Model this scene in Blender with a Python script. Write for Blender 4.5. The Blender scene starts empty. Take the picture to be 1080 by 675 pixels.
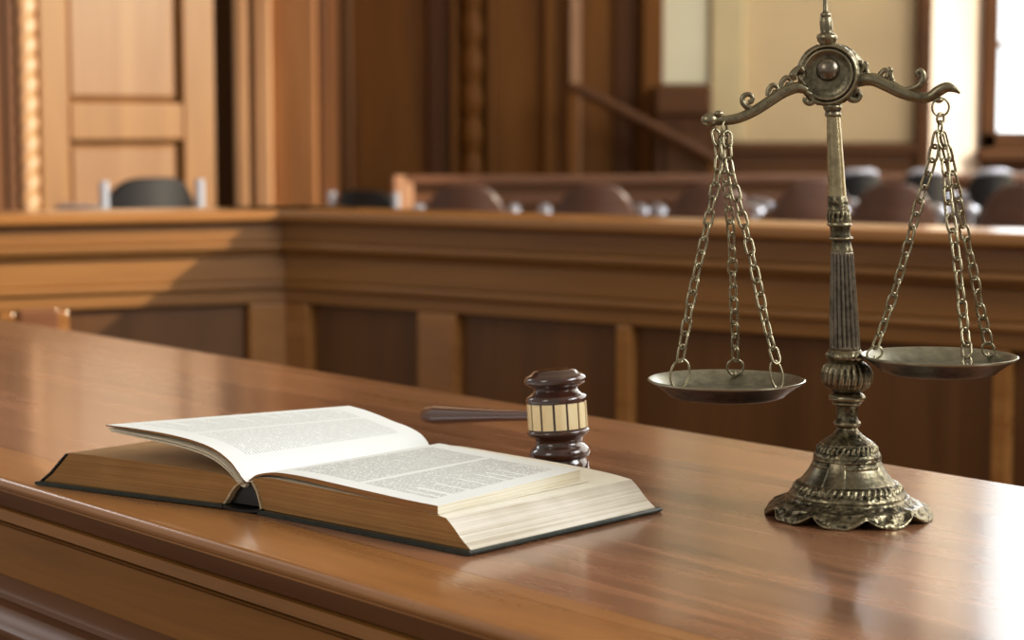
import bpy, bmesh, math, random
from mathutils import Vector, Matrix, noise
random.seed(7)
PI = math.pi
COL = bpy.context.scene.collection

# ------------------------------------------------------------------ camera
F_PX, CX, CY, CAM_Z = 2110.0, 540.0, 337.5, 1.11
PITCH = math.atan(207.5 / F_PX)
CP, SP = math.cos(PITCH), math.sin(PITCH)
DESK_Z = 0.76


def ray(x, y):
    a, b = (x - CX) / F_PX, (CY - y) / F_PX
    return Vector((a, CP + b * SP, -SP + b * CP))


def at(x, y, Y):
    """world point seen at (x, y) of the survey photo, standing Y metres away"""
    r = ray(x, y)
    return Vector((0, 0, CAM_Z)) + r * (Y / r.y)


def on_z(x, y, z):
    r = ray(x, y)
    return Vector((0, 0, CAM_Z)) + r * ((z - CAM_Z) / r.z)


def along(px, P, d):
    """distance along the plan line P + t*d of the plumb line above column px"""
    k = (px - CX) / F_PX * CP
    return (k * P[1] - P[0]) / (d[0] - k * d[1])


def height(py, Y):
    return at(CX, py, Y).z


cam = bpy.data.cameras.new('camera')
cam_o = bpy.data.objects.new('camera', cam)
COL.objects.link(cam_o)
cam_o.location = (0, 0, CAM_Z)
cam_o.rotation_euler = (PI / 2 - PITCH, 0, 0)
cam.sensor_fit = 'HORIZONTAL'
cam.sensor_width = 36
cam.lens = F_PX / 1080 * 36
cam.clip_start = 0.05
cam.dof.use_dof = True
cam.dof.focus_distance = 1.76
cam.dof.aperture_fstop = 6.0
bpy.context.scene.camera = cam_o


# ------------------------------------------------------------------ materials
def srgb(r, g, b):
    def c(v):
        v /= 255
        return v / 12.92 if v <= .04045 else ((v + .055) / 1.055) ** 2.4
    return (c(r), c(g), c(b), 1)


class N:
    def __init__(self, name):
        self.m = bpy.data.materials.new(name)
        self.m.use_nodes = True
        self.t = self.m.node_tree
        self.p = self.t.nodes['Principled BSDF']

    def n(self, typ, **kw):
        nd = self.t.nodes.new('ShaderNode' + typ)
        for k, v in kw.items():
            if k in nd.inputs:
                nd.inputs[k].default_value = v
            else:
                setattr(nd, k, v)
        return nd

    def l(self, a, ao, b, bi):
        self.t.links.new(a.outputs[ao], b.inputs[bi])

    def math(self, op, a, b=None, c=None):
        nd = self.t.nodes.new('ShaderNodeMath')
        nd.operation = op
        for i, v in enumerate((a, b, c)):
            if v is None:
                continue
            if isinstance(v, (int, float)):
                nd.inputs[i].default_value = v
            else:
                self.t.links.new(v, nd.inputs[i])
        return nd.outputs[0]

    def ramp(self, stops):
        nd = self.t.nodes.new('ShaderNodeValToRGB')
        e = nd.color_ramp.elements
        while len(e) < len(stops):
            e.new(.5)
        for el, (p, c) in zip(e, stops):
            el.position = p
            el.color = c
        return nd

    def set(self, **kw):
        for k, v in kw.items():
            self.p.inputs[k.replace('_', ' ')].default_value = v


def wood(name, dark, light, axis='X', rough=.38, coat=.25, scale=1.0, spec=.5, bump=.06, contrast=1.0):
    w = N(name)
    tc = w.n('TexCoord')
    mp = w.n('Mapping')
    s = {'X': (1.2, 14, 14), 'Y': (14, 1.2, 14), 'Z': (14, 14, 1.2)}[axis]
    mp.inputs['Scale'].default_value = [v * scale for v in s]
    w.l(tc, 'Object', mp, 'Vector')
    n1 = w.n('TexNoise', Scale=1.0, Detail=6.0, Roughness=.6, Distortion=.8)
    w.l(mp, 'Vector', n1, 'Vector')
    mp2 = w.n('Mapping')
    mp2.inputs['Scale'].default_value = [v * scale * (3 if v < 2 else 14) for v in s]
    w.l(tc, 'Object', mp2, 'Vector')
    n2 = w.n('TexNoise', Scale=1.0, Detail=4.0, Roughness=.65)
    w.l(mp2, 'Vector', n2, 'Vector')
    mp3 = w.n('Mapping')
    mp3.inputs['Scale'].default_value = [v * scale * .22 for v in s]
    w.l(tc, 'Object', mp3, 'Vector')
    n3 = w.n('TexNoise', Scale=1.0, Detail=2.0)
    w.l(mp3, 'Vector', n3, 'Vector')
    f = w.math('ADD', w.math('MULTIPLY', n1.outputs['Fac'], .55), w.math('MULTIPLY', n2.outputs['Fac'], .2))
    f = w.math('ADD', f, w.math('MULTIPLY', n3.outputs['Fac'], .25))
    lo, hi = .5 - .17 / contrast, .5 + .17 / contrast
    r = w.ramp([(lo, dark), (hi, light)])
    w.t.links.new(f, r.inputs['Fac'])
    w.l(r, 'Color', w.p, 'Base Color')
    rr = w.n('MapRange')
    rr.inputs['To Min'].default_value = rough * .8
    rr.inputs['To Max'].default_value = rough * 1.25
    w.l(n1, 'Fac', rr, 'Value')
    w.l(rr, 'Result', w.p, 'Roughness')
    b = w.n('Bump', Strength=bump, Distance=.002)
    w.l(n2, 'Fac', b, 'Height')
    w.l(b, 'Normal', w.p, 'Normal')
    w.set(Coat_Weight=coat, Coat_Roughness=rough * .5, Specular_IOR_Level=spec)
    return w.m


def plain(name, c, rough=.5, metal=0., noise_amt=.12, scale=30., coat=0., bump=0.):
    w = N(name)
    tc = w.n('TexCoord')
    n1 = w.n('TexNoise', Scale=scale, Detail=4.0)
    w.l(tc, 'Object', n1, 'Vector')
    k = noise_amt
    r = w.ramp([(.3, tuple(v * (1 - k) for v in c[:3]) + (1,)), (.7, tuple(min(1, v * (1 + k)) for v in c[:3]) + (1,))])
    w.l(n1, 'Fac', r, 'Fac')
    w.l(r, 'Color', w.p, 'Base Color')
    w.set(Roughness=rough, Metallic=metal, Coat_Weight=coat)
    if bump:
        b = w.n('Bump', Strength=bump, Distance=.003)
        w.l(n1, 'Fac', b, 'Height')
        w.l(b, 'Normal', w.p, 'Normal')
    return w.m


def brass(name, dark, light, rough=.34, bump=.25, scale=260., relief=0.):
    w = N(name)
    tc = w.n('TexCoord')
    n1 = w.n('TexNoise', Scale=scale, Detail=5.0, Roughness=.65)
    n2 = w.n('TexNoise', Scale=45., Detail=4.0, Roughness=.6)
    w.l(tc, 'Object', n1, 'Vector')
    w.l(tc, 'Object', n2, 'Vector')
    f = w.math('ADD', w.math('MULTIPLY', n1.outputs['Fac'], .5), w.math('MULTIPLY', n2.outputs['Fac'], .5))
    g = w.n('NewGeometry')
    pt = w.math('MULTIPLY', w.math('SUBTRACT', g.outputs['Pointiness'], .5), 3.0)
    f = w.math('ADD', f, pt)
    h = None
    if relief:
        v = w.n('TexVoronoi', Scale=relief, feature='SMOOTH_F1')
        n3 = w.n('TexNoise', Scale=relief * .5, Detail=2.0)
        w.l(tc, 'Object', n3, 'Vector')
        mx = w.n('MixRGB', blend_type='ADD', Fac=.02)
        w.l(tc, 'Object', mx, 'Color1')
        w.l(n3, 'Color', mx, 'Color2')
        w.l(mx, 'Color', v, 'Vector')
        h = v.outputs['Distance']
        f = w.math('ADD', f, w.math('MULTIPLY', w.math('SUBTRACT', .45, h), .45))
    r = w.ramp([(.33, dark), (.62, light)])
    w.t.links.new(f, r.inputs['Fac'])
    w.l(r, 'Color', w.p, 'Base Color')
    rr = w.n('MapRange')
    rr.inputs['To Min'].default_value = rough * 1.4
    rr.inputs['To Max'].default_value = rough * .7
    w.t.links.new(f, rr.inputs['Value'])
    w.l(rr, 'Result', w.p, 'Roughness')
    b = w.n('Bump', Strength=bump, Distance=.0008)
    w.l(n1, 'Fac', b, 'Height')
    if h is not None:
        b2 = w.n('Bump', Strength=.6, Distance=.002, invert=True)
        w.t.links.new(h, b2.inputs['Height'])
        w.l(b2, 'Normal', b, 'Normal')
    w.l(b, 'Normal', w.p, 'Normal')
    w.set(Metallic=.95)
    return w.m


def page_paper(name, ink_col):
    """printed page: two columns of fine text; u runs across the page, v along the spine"""
    w = N(name)
    uv = w.n('UVMap')
    sx = w.n('SeparateXYZ')
    w.l(uv, 'UV', sx, 'Vector')
    u, v = sx.outputs['X'], sx.outputs['Y']
    LN = 64.0
    row = w.math('FLOOR', w.math('MULTIPLY', v, LN))
    fr = w.math('FRACT', w.math('MULTIPLY', v, LN))
    line = w.math('MULTIPLY', w.math('GREATER_THAN', fr, .32), w.math('LESS_THAN', fr, .78))
    cv = w.n('CombineXYZ')
    w.t.links.new(w.math('MULTIPLY', u, 130.0), cv.inputs['X'])
    w.t.links.new(w.math('MULTIPLY', row, 3.7), cv.inputs['Y'])
    nz = w.n('TexNoise', Scale=1.0, Detail=2.0)
    w.l(cv, 'Vector', nz, 'Vector')
    word = w.math('GREATER_THAN', nz.outputs['Fac'], .42)
    # ragged last lines of paragraphs
    cv2 = w.n('CombineXYZ')
    w.t.links.new(w.math('MULTIPLY', row, .31), cv2.inputs['X'])
    nz2 = w.n('TexNoise', Scale=1.7, Detail=0.0)
    w.l(cv2, 'Vector', nz2, 'Vector')

    def between(s, a, b):
        return w.math('MULTIPLY', w.math('GREATER_THAN', s, a), w.math('LESS_THAN', s, b))
    c1 = between(u, .17, .525)
    end = w.math('ADD', .74, w.math('MULTIPLY', w.math('GREATER_THAN', nz2.outputs['Fac'], .42), .17))
    c2 = w.math('MULTIPLY', w.math('GREATER_THAN', u, .555), w.math('LESS_THAN', u, end))
    cols = w.math('MULTIPLY', w.math('ADD', c1, c2), between(v, .09, .91))
    ink = w.math('MULTIPLY', w.math('MULTIPLY', line, word), cols)
    mx = w.n('MixRGB')
    mx.inputs['Color1'].default_value = srgb(240, 243, 240)
    mx.inputs['Color2'].default_value = ink_col
    w.t.links.new(ink, mx.inputs['Fac'])
    w.l(mx, 'Color', w.p, 'Base Color')
    w.set(Roughness=.7, Specular_IOR_Level=.25)
    return w.m


def page_edges(name, dark, light, up=(2, 2, 900), coarse=(3, 3, 160)):
    w = N(name)
    tc = w.n('TexCoord')
    fs = []
    for sc in (up, coarse):
        mp = w.n('Mapping')
        mp.inputs['Scale'].default_value = sc
        w.l(tc, 'Object', mp, 'Vector')
        nz = w.n('TexNoise', Scale=1.0, Detail=3.0, Roughness=.6)
        w.l(mp, 'Vector', nz, 'Vector')
        fs.append(nz)
    n3 = w.n('TexNoise', Scale=18., Detail=3.0)
    w.l(tc, 'Object', n3, 'Vector')
    f = w.math('ADD', w.math('MULTIPLY', fs[0].outputs['Fac'], .4), w.math('MULTIPLY', fs[1].outputs['Fac'], .4))
    f = w.math('ADD', f, w.math('MULTIPLY', n3.outputs['Fac'], .2))
    r = w.ramp([(.34, dark), (.62, light)])
    w.t.links.new(f, r.inputs['Fac'])
    w.l(r, 'Color', w.p, 'Base Color')
    b = w.n('Bump', Strength=.5, Distance=.001)
    w.l(fs[0], 'Fac', b, 'Height')
    w.l(b, 'Normal', w.p, 'Normal')
    w.set(Roughness=.75, Specular_IOR_Level=.2)
    return w.m


def glow_pane(name, col, strength):
    w = N(name)
    tc = w.n('TexCoord')
    mp = w.n('Mapping')
    mp.inputs['Scale'].default_value = (9, 9, .6)
    w.l(tc, 'Object', mp, 'Vector')
    nz = w.n('TexNoise', Scale=1.0, Detail=3.0)
    w.l(mp, 'Vector', nz, 'Vector')
    r = w.ramp([(.35, tuple(c * .82 for c in col[:3]) + (1,)), (.6, col)])
    w.l(nz, 'Fac', r, 'Fac')
    w.l(r, 'Color', w.p, 'Emission Color')
    w.set(Base_Color=(.8, .85, .85, 1), Emission_Strength=strength, Roughness=.1)
    return w.m


MAT = dict(
    desk_field=wood('desk_field_wood', srgb(98, 62, 40), srgb(174, 124, 90), 'X', .26, .6, 1.6, .5, .08, 1.2),
    desk_border=wood('desk_border_wood', srgb(140, 92, 48), srgb(188, 134, 80), 'X', .28, .5, 1.6, .5, .06),
    desk_rear=wood('desk_rear_wood', srgb(118, 78, 46), srgb(178, 128, 88), 'X', .28, .5, 1.6, .5, .06),
    desk_face=wood('desk_face_wood', srgb(124, 80, 32), srgb(162, 110, 52), 'X', .45, .1, 1.2, .3, .05),
    desk_dark=wood('desk_moulding_wood', srgb(84, 48, 22), srgb(118, 74, 36), 'X', .45, .12, 1.2, .5, .04),
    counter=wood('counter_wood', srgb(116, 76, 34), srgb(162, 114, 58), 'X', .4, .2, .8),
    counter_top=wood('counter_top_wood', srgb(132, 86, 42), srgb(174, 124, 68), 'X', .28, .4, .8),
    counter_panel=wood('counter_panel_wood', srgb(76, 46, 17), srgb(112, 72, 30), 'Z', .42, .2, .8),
    door=wood('door_wood', srgb(118, 78, 34), srgb(150, 106, 54), 'Z', .45, .15, .6),
    door_panel=wood('door_panel_wood', srgb(122, 84, 48), srgb(150, 110, 72), 'Z', .4, .2, .6),
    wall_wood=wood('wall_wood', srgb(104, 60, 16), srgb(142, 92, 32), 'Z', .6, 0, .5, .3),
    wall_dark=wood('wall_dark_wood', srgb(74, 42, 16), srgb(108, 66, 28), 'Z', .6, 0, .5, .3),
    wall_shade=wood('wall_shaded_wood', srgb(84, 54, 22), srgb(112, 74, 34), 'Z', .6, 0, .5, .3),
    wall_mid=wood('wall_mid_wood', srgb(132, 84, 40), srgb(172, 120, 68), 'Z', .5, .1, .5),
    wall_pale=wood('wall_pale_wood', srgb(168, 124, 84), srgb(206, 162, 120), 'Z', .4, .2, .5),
    wainscot=wood('wainscot_wood', srgb(84, 52, 24), srgb(118, 76, 38), 'X', .55, 0, .5, .3),
    pew=wood('pew_wood', srgb(116, 76, 52), srgb(156, 110, 80), 'X', .25, .5, .7),
    pew_post=wood('pew_post_wood', srgb(196, 144, 108), srgb(226, 180, 144), 'Z', .3, .3, .7),  # paler than the rest of the pew, sunlight put into the colour
    chair_wood=wood('chair_wood', srgb(66, 40, 27), srgb(94, 60, 42), 'X', .34, .3, 1.),
    chair_dark=plain('chair_dark_leather', srgb(19, 12, 9), .5, 0., .2, 20., 0.),
    chrome=plain('pale_metal', srgb(206, 210, 224), .25, .45, .05),
    plaster=plain('beige_plaster', srgb(220, 198, 158), .85, 0., .04, 3.),
    cream=plain('cream_plaster', srgb(222, 206, 164), .85, 0., .04, 3.),
    pale_panel=plain('pale_green_panel', srgb(246, 244, 216), .7, 0., .04, 3.),
    white=plain('white_plaster', srgb(226, 208, 190), .85, 0., .04, 3.),
    floor=wood('floor_wood', srgb(70, 44, 26), srgb(104, 66, 40), 'Y', .4, .1, .6),
    ceiling=plain('ceiling_plaster', srgb(226, 218, 200), .9, 0., .03, 3.),
    page=page_paper('printed_page', srgb(160, 163, 161)),
    page_washed=page_paper('light_washed_page', srgb(196, 200, 198)),  # left page: ink paled to imitate light washing over the print
    paper=plain('blank_paper', srgb(238, 232, 216), .75, 0., .03, 60.),
    paper_shaded=plain('shaded_paper', srgb(160, 128, 88), .8, 0., .08, 40.),  # top of the left page block, its shade put into the colour
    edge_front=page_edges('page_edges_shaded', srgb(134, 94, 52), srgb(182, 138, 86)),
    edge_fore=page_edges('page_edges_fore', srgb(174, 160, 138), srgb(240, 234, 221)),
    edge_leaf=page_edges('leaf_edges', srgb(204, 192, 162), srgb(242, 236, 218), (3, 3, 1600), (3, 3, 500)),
    edge_leaf_front=page_edges('leaf_edges_front', srgb(130, 90, 54), srgb(172, 126, 80), (3, 3, 1600), (3, 3, 500)),  # front copy of the leaf edges, age and shade both in the brown
    cover=plain('dark_green_cover', srgb(34, 44, 40), .38, 0., .25, 120., .25, .25),
    cover_black=plain('black_spine_cloth', srgb(22, 21, 21), .35, 0., .2, 80., .2),
    band=page_edges('cream_headband', srgb(150, 122, 86), srgb(222, 204, 168), (900, 900, 3), (300, 300, 3)),
    gavel=wood('gavel_wood', srgb(46, 24, 18), srgb(78, 44, 32), 'Z', .16, .8, 5., .6, .02),
    gavel_handle=wood('gavel_handle_wood', srgb(70, 38, 26), srgb(104, 62, 44), 'X', .2, .6, 5., .6, .02),
    ivory=wood('ivory_inlay', srgb(232, 206, 154), srgb(250, 232, 190), 'Z', .3, .5, 8.),
    black=plain('black_line', srgb(24, 16, 12), .4),
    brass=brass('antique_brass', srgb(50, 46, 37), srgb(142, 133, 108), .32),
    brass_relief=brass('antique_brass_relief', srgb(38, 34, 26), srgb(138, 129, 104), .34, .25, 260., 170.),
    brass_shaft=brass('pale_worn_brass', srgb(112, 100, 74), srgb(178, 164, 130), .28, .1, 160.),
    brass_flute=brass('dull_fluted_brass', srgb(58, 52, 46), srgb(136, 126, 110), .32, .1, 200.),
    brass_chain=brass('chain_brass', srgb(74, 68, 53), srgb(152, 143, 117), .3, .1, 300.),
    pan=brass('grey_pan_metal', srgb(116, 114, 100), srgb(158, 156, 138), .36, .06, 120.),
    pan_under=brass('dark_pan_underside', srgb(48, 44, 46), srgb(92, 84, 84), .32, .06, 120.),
    pane_dim=glow_pane('clerestory_pane', (.80, .90, 1.0, 1), 4.5),
    pane=glow_pane('bright_window_pane', (.80, .92, 1.0, 1), 2.2),
)


# ------------------------------------------------------------------ mesh helpers
def link(name, bm, mats, parent=None, smooth=False, bevel=0, loc=None, angle=40):
    me = bpy.data.meshes.new(name)
    bmesh.ops.recalc_face_normals(bm, faces=bm.faces)
    bm.to_mesh(me)
    bm.free()
    for m in (mats if isinstance(mats, (list, tuple)) else [mats]):
        me.materials.append(MAT[m])
    o = bpy.data.objects.new(name, me)
    COL.objects.link(o)
    if parent is not None:
        o.parent = parent
    if loc is not None:
        o.location = loc
    if smooth:
        for p in me.polygons:
            p.use_smooth = True
        try:
            me.set_sharp_from_angle(angle=math.radians(angle))
        except Exception:
            pass
    if bevel:
        md = o.modifiers.new('bevel', 'BEVEL')
        md.width = bevel
        md.segments = 2
        md.limit_method = 'ANGLE'
    return o


def empty(name, label, cat, loc=(0, 0, 0), rz=0, group=None, kind=None):
    o = bpy.data.objects.new(name, None)
    o.empty_display_size = .05
    COL.objects.link(o)
    o.location = loc
    o.rotation_euler = (0, 0, rz)
    tag(o, label, cat, group, kind)
    return o


def tag(o, label=None, cat=None, group=None, kind=None):
    if label:
        o['label'] = label
    if cat:
        o['category'] = cat
    if group:
        o['group'] = group
    if kind:
        o['kind'] = kind
    return o


def box(bm, x0, x1, y0, y1, z0, z1):
    vs = [bm.verts.new((x, y, z)) for z in (z0, z1) for y in (y0, y1) for x in (x0, x1)]
    for f in ((0, 1, 3, 2), (4, 6, 7, 5), (0, 4, 5, 1), (2, 3, 7, 6), (0, 2, 6, 4), (1, 5, 7, 3)):
        bm.faces.new([vs[i] for i in f])
    return bm


def boxes(*bs):
    bm = bmesh.new()
    for b in bs:
        box(bm, *b)
    return bm


def prism(bm, prof, a, b, fn, mi=None, cap_mi=0):
    """closed profile [(p, q)...] swept from a to b; fn(s, p, q) -> point"""
    r0 = [bm.verts.new(fn(a, p, q)) for p, q in prof]
    r1 = [bm.verts.new(fn(b, p, q)) for p, q in prof]
    n = len(prof)
    for i in range(n):
        f = bm.faces.new((r0[i], r0[(i + 1) % n], r1[(i + 1) % n], r1[i]))
        if mi:
            f.material_index = mi[i]
    f = bm.faces.new(r0)
    f.material_index = cap_mi
    f = bm.faces.new(list(reversed(r1)))
    f.material_index = cap_mi
    return bm


def tube(bm, pts, rad, sides=10, closed=False, flat=1.0, up=None):
    pts = [Vector(p) for p in pts]
    n = len(pts)
    rs = rad if isinstance(rad, (list, tuple)) else [rad] * n
    rings = []
    prev = None
    for i, p in enumerate(pts):
        if closed:
            t = pts[(i + 1) % n] - pts[i - 1]
        else:
            t = pts[min(i + 1, n - 1)] - pts[max(i - 1, 0)]
        t.normalize()
        if up is not None:
            a = Vector(up)
        elif prev is None:
            a = Vector((0, 0, 1)) if abs(t.z) < .9 else Vector((1, 0, 0))
        else:
            a = prev
        a = (a - t * a.dot(t)).normalized()
        prev = a
        b = t.cross(a)
        rings.append([bm.verts.new(p + (a * math.cos(2 * PI * k / sides) + b * flat * math.sin(2 * PI * k / sides)) * rs[i])
                      for k in range(sides)])
    m = n if closed else n - 1
    for i in range(m):
        r0, r1 = rings[i], rings[(i + 1) % n]
        for k in range(sides):
            bm.faces.new((r0[k], r0[(k + 1) % sides], r1[(k + 1) % sides], r1[k]))
    if not closed:
        bm.faces.new(rings[0])
        bm.faces.new(list(reversed(rings[-1])))
    return bm


def smooth_path(pts, rs=None, sub=6):
    """Catmull-Rom through the points"""
    P = [Vector(p) for p in pts]
    out, ro = [], []
    n = len(P)
    for i in range(n - 1):
        p0, p1, p2, p3 = P[max(i - 1, 0)], P[i], P[i + 1], P[min(i + 2, n - 1)]
        for k in range(sub):
            t = k / sub
            out.append(.5 * ((2 * p1) + (p2 - p0) * t + (2 * p0 - 5 * p1 + 4 * p2 - p3) * t * t
                             + (3 * p1 - p0 - 3 * p2 + p3) * t ** 3))
            if rs:
                ro.append(rs[i] * (1 - t) + rs[i + 1] * t)
    out.append(P[-1])
    if rs:
        ro.append(rs[-1])
    return (out, ro) if rs else out


def lathe(bm, prof, seg=48, centre=None, mod=None, cap=True):
    """prof [(r, z)]; centre(z) -> (x, y); mod(r, z, a) -> (r, z)"""
    rings = []
    for r, z in prof:
        c = centre(z) if centre else (0, 0)
        ring = []
        for k in range(seg):
            a = 2 * PI * k / seg
            rr, zz = mod(r, z, a) if mod else (r, z)
            ring.append(bm.verts.new((c[0] + rr * math.cos(a), c[1] + rr * math.sin(a), zz)))
        rings.append(ring)
    for r0, r1 in zip(rings, rings[1:]):
        for k in range(seg):
            bm.faces.new((r0[k], r0[(k + 1) % seg], r1[(k + 1) % seg], r1[k]))
    if cap:
        bm.faces.new(rings[0])
        bm.faces.new(list(reversed(rings[-1])))
    return bm


def ball(bm, c, r, sx=1, sy=1, sz=1, seg=16):
    m = Matrix.Translation(Vector(c)) @ Matrix.Diagonal((r * sx, r * sy, r * sz, 1))
    bmesh.ops.create_uvsphere(bm, u_segments=seg, v_segments=seg // 2, radius=1, matrix=m)


def dense(prof, step):
    out = [prof[0]]
    for (a, b), (c, d) in zip(prof, prof[1:]):
        n = max(1, int(math.hypot(c - a, d - b) / step))
        for i in range(1, n + 1):
            out.append((a + (c - a) * i / n, b + (d - b) * i / n))
    return out


# ------------------------------------------------------------------ room shell
ROOM_L, ROOM_R, BACK_Y, ROOM_H = -4.2, 4.0, 11.0, 5.4


def struct(name, bm, mats, **kw):
    return tag(link(name, bm, mats, **kw), kind='structure')


struct('floor', boxes((ROOM_L, ROOM_R + .2, -1.5, 11.6, -.05, 0)), 'floor')
struct('ceiling', boxes((ROOM_L, ROOM_R + .2, -1.5, 11.8, ROOM_H, ROOM_H + .05)), 'ceiling')

# right wall: tall window openings let the low sun in
b = bmesh.new()
opn = [(-.8, 2.0, 2.75), (2.75, 9.1, 1.0), (10.69, 11.3, 1.0)]
ys = -1.5
for a, c, sill in opn:
    box(b, ROOM_R, ROOM_R + .18, ys, a, 0, ROOM_H)
    box(b, ROOM_R, ROOM_R + .18, a, c, 0, sill)
    box(b, ROOM_R, ROOM_R + .18, a, c, 5.2, ROOM_H)
    ys = c
box(b, ROOM_R, ROOM_R + .18, ys, 11.6, 0, ROOM_H)
struct('wall_right', b, 'cream')

# back wall: panelled wood as far as the corner of the plastered part, then plaster and a window
xb = lambda px, Y=BACK_Y: at(px, 130, Y).x
WX0, WX1 = xb(150), xb(696)
struct('wall_back', boxes((ROOM_L, xb(966), BACK_Y, BACK_Y + .12, 0, ROOM_H)), 'plaster')
struct('wall_panelling', boxes((ROOM_L, WX1, BACK_Y - .06, BACK_Y, 0, ROOM_H)), 'wall_wood')
k = 0


def trim(bm, mat, **kw):
    global k
    k += 1
    return struct('trim_%d' % k, bm, mat, **kw)


def strip(px0, px1, mat, dy=.05, z0=0, z1=ROOM_H, Y=BACK_Y - .06, bevel=.008):
    return trim(boxes((xb(px0, Y), xb(px1, Y), Y - dy, Y, z0, z1)), mat, bevel=bevel)


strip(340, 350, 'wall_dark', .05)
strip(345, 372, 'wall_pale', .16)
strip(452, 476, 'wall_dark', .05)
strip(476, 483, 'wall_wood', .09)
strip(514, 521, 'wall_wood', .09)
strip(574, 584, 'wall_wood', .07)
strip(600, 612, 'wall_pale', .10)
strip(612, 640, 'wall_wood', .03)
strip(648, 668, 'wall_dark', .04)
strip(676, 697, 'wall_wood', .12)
# carved bead column between two fillets
YC = BACK_Y - .09
xc, rc = xb(498, YC), .07
prof = [(rc * (.72 + .28 * abs(math.sin(z * PI / .19))), z) for z in [i * .02 for i in range(int(ROOM_H / .02))]]
trim(lathe(bmesh.new(), prof, 20), 'wall_wood', smooth=True, loc=(xc, YC, 0), angle=80)

# plaster side: pale panel, cream pilaster, wainscot
zt = height(150, BACK_Y)
trim(boxes((xb(697), xb(745), BACK_Y - .03, BACK_Y, height(88, BACK_Y), 4.3)), 'pale_panel')
trim(boxes((xb(748), xb(783), BACK_Y - .07, BACK_Y, zt, ROOM_H)), 'cream', bevel=.01)
trim(boxes((xb(697), xb(966), BACK_Y - .06, BACK_Y, 0, zt - .0), (xb(697), xb(966), BACK_Y - .09, BACK_Y, zt - .06, zt)), 'wainscot', bevel=.008)
trim(boxes((xb(964), xb(978), BACK_Y - .1, BACK_Y + .15, 0, ROOM_H)), 'wainscot', bevel=.01)

# splayed pier lit by the window, then the window itself in a deeper plane
Y2 = 11.34
p0, p1 = at(977, 130, BACK_Y + .02), at(1034, 130, Y2)
b = bmesh.new()
vs = [b.verts.new(v) for v in ((p0.x, p0.y, 0), (p1.x, p1.y, 0), (p1.x, p1.y, ROOM_H), (p0.x, p0.y, ROOM_H),
                               (p0.x, p1.y + .1, 0), (p0.x, p1.y + .1, ROOM_H), (p1.x, p1.y + .1, 0), (p1.x, p1.y + .1, ROOM_H))]
for f in ((0, 1, 2, 3), (0, 3, 5, 4), (1, 6, 7, 2), (4, 5, 7, 6), (0, 4, 6, 1), (3, 2, 7, 5)):
    b.faces.new([vs[i] for i in f])
struct('wall_pier', b, 'white')
wx0, wx1 = xb(1034, Y2), ROOM_R
zs = height(166, Y2)
win = empty('window_1', 'tall bright window in wooden frame at right end of the back wall', 'window', (wx0, Y2, 0), kind='structure')
W_ = wx1 - wx0
zg = height(139, Y2)
fr = boxes((0, .085, -.05, .1, zs, 4.7), (W_ - .09, W_, -.05, .1, zs, 4.7), (0, W_, -.05, .1, zg - .1, zg), (0, W_, -.05, .1, 4.6, 4.7))
tag(link('window_frame', fr, 'wainscot', win, bevel=.01), kind='structure')
mu = height(47, Y2)
tag(link('muntin', boxes((.085, W_ - .09, 0, .04, mu - .015, mu + .015), (.085, W_ - .09, 0, .04, mu + .95, mu + .98), (W_ * .5 - .02, W_ * .5 + .02, 0, .04, zg, 4.6)), 'pew', win), kind='structure')
tag(link('window_pane', boxes((.085, W_ - .09, .05, .06, zg, 4.6)), 'pane', win), kind='structure')
tag(link('window_sill', boxes((-.02, W_, -.14, .1, zg - .16, zg - .1)), 'wainscot', win, bevel=.01), kind='structure')
cw = empty('window_2', 'narrow high window above the plastered wall', 'window', (xb(888), BACK_Y, 3.25), kind='structure')
cww = xb(922) - xb(888)
tag(link('window_frame', boxes((-.05, 0, -.04, 0, -.05, 1.3), (cww, cww + .05, -.04, 0, -.05, 1.3), (0, cww, -.04, 0, -.05, 0), (0, cww, -.04, 0, 1.25, 1.3)), 'wainscot', cw), kind='structure')
tag(link('window_pane', boxes((0, cww, -.015, -.005, 0, 1.25)), 'pane_dim', cw), kind='structure')
struct('wall_under_window', boxes((wx0, wx1, Y2, Y2 + .12, 0, zg - .16), (wx0, wx1, Y2, Y2 + .12, 4.7, ROOM_H)), 'wainscot')

# left wall: slanting panelled wall with a door, catching the sun
LP, LQ = at(228, 130, 8.3), at(-60, 130, 7.45)
ld = Vector((LP.x - LQ.x, LP.y - LQ.y, 0)).normalized()
lrz = math.atan2(ld.y, ld.x)
lt = lambda px: along(px, (LQ.x, LQ.y), ld)
T1 = lt(228)


def lwall(name, bm, mat, **kw):
    o = struct(name, bm, mat, loc=(LQ.x, LQ.y, 0), **kw)
    o.rotation_euler = (0, 0, lrz)
    return o


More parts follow.
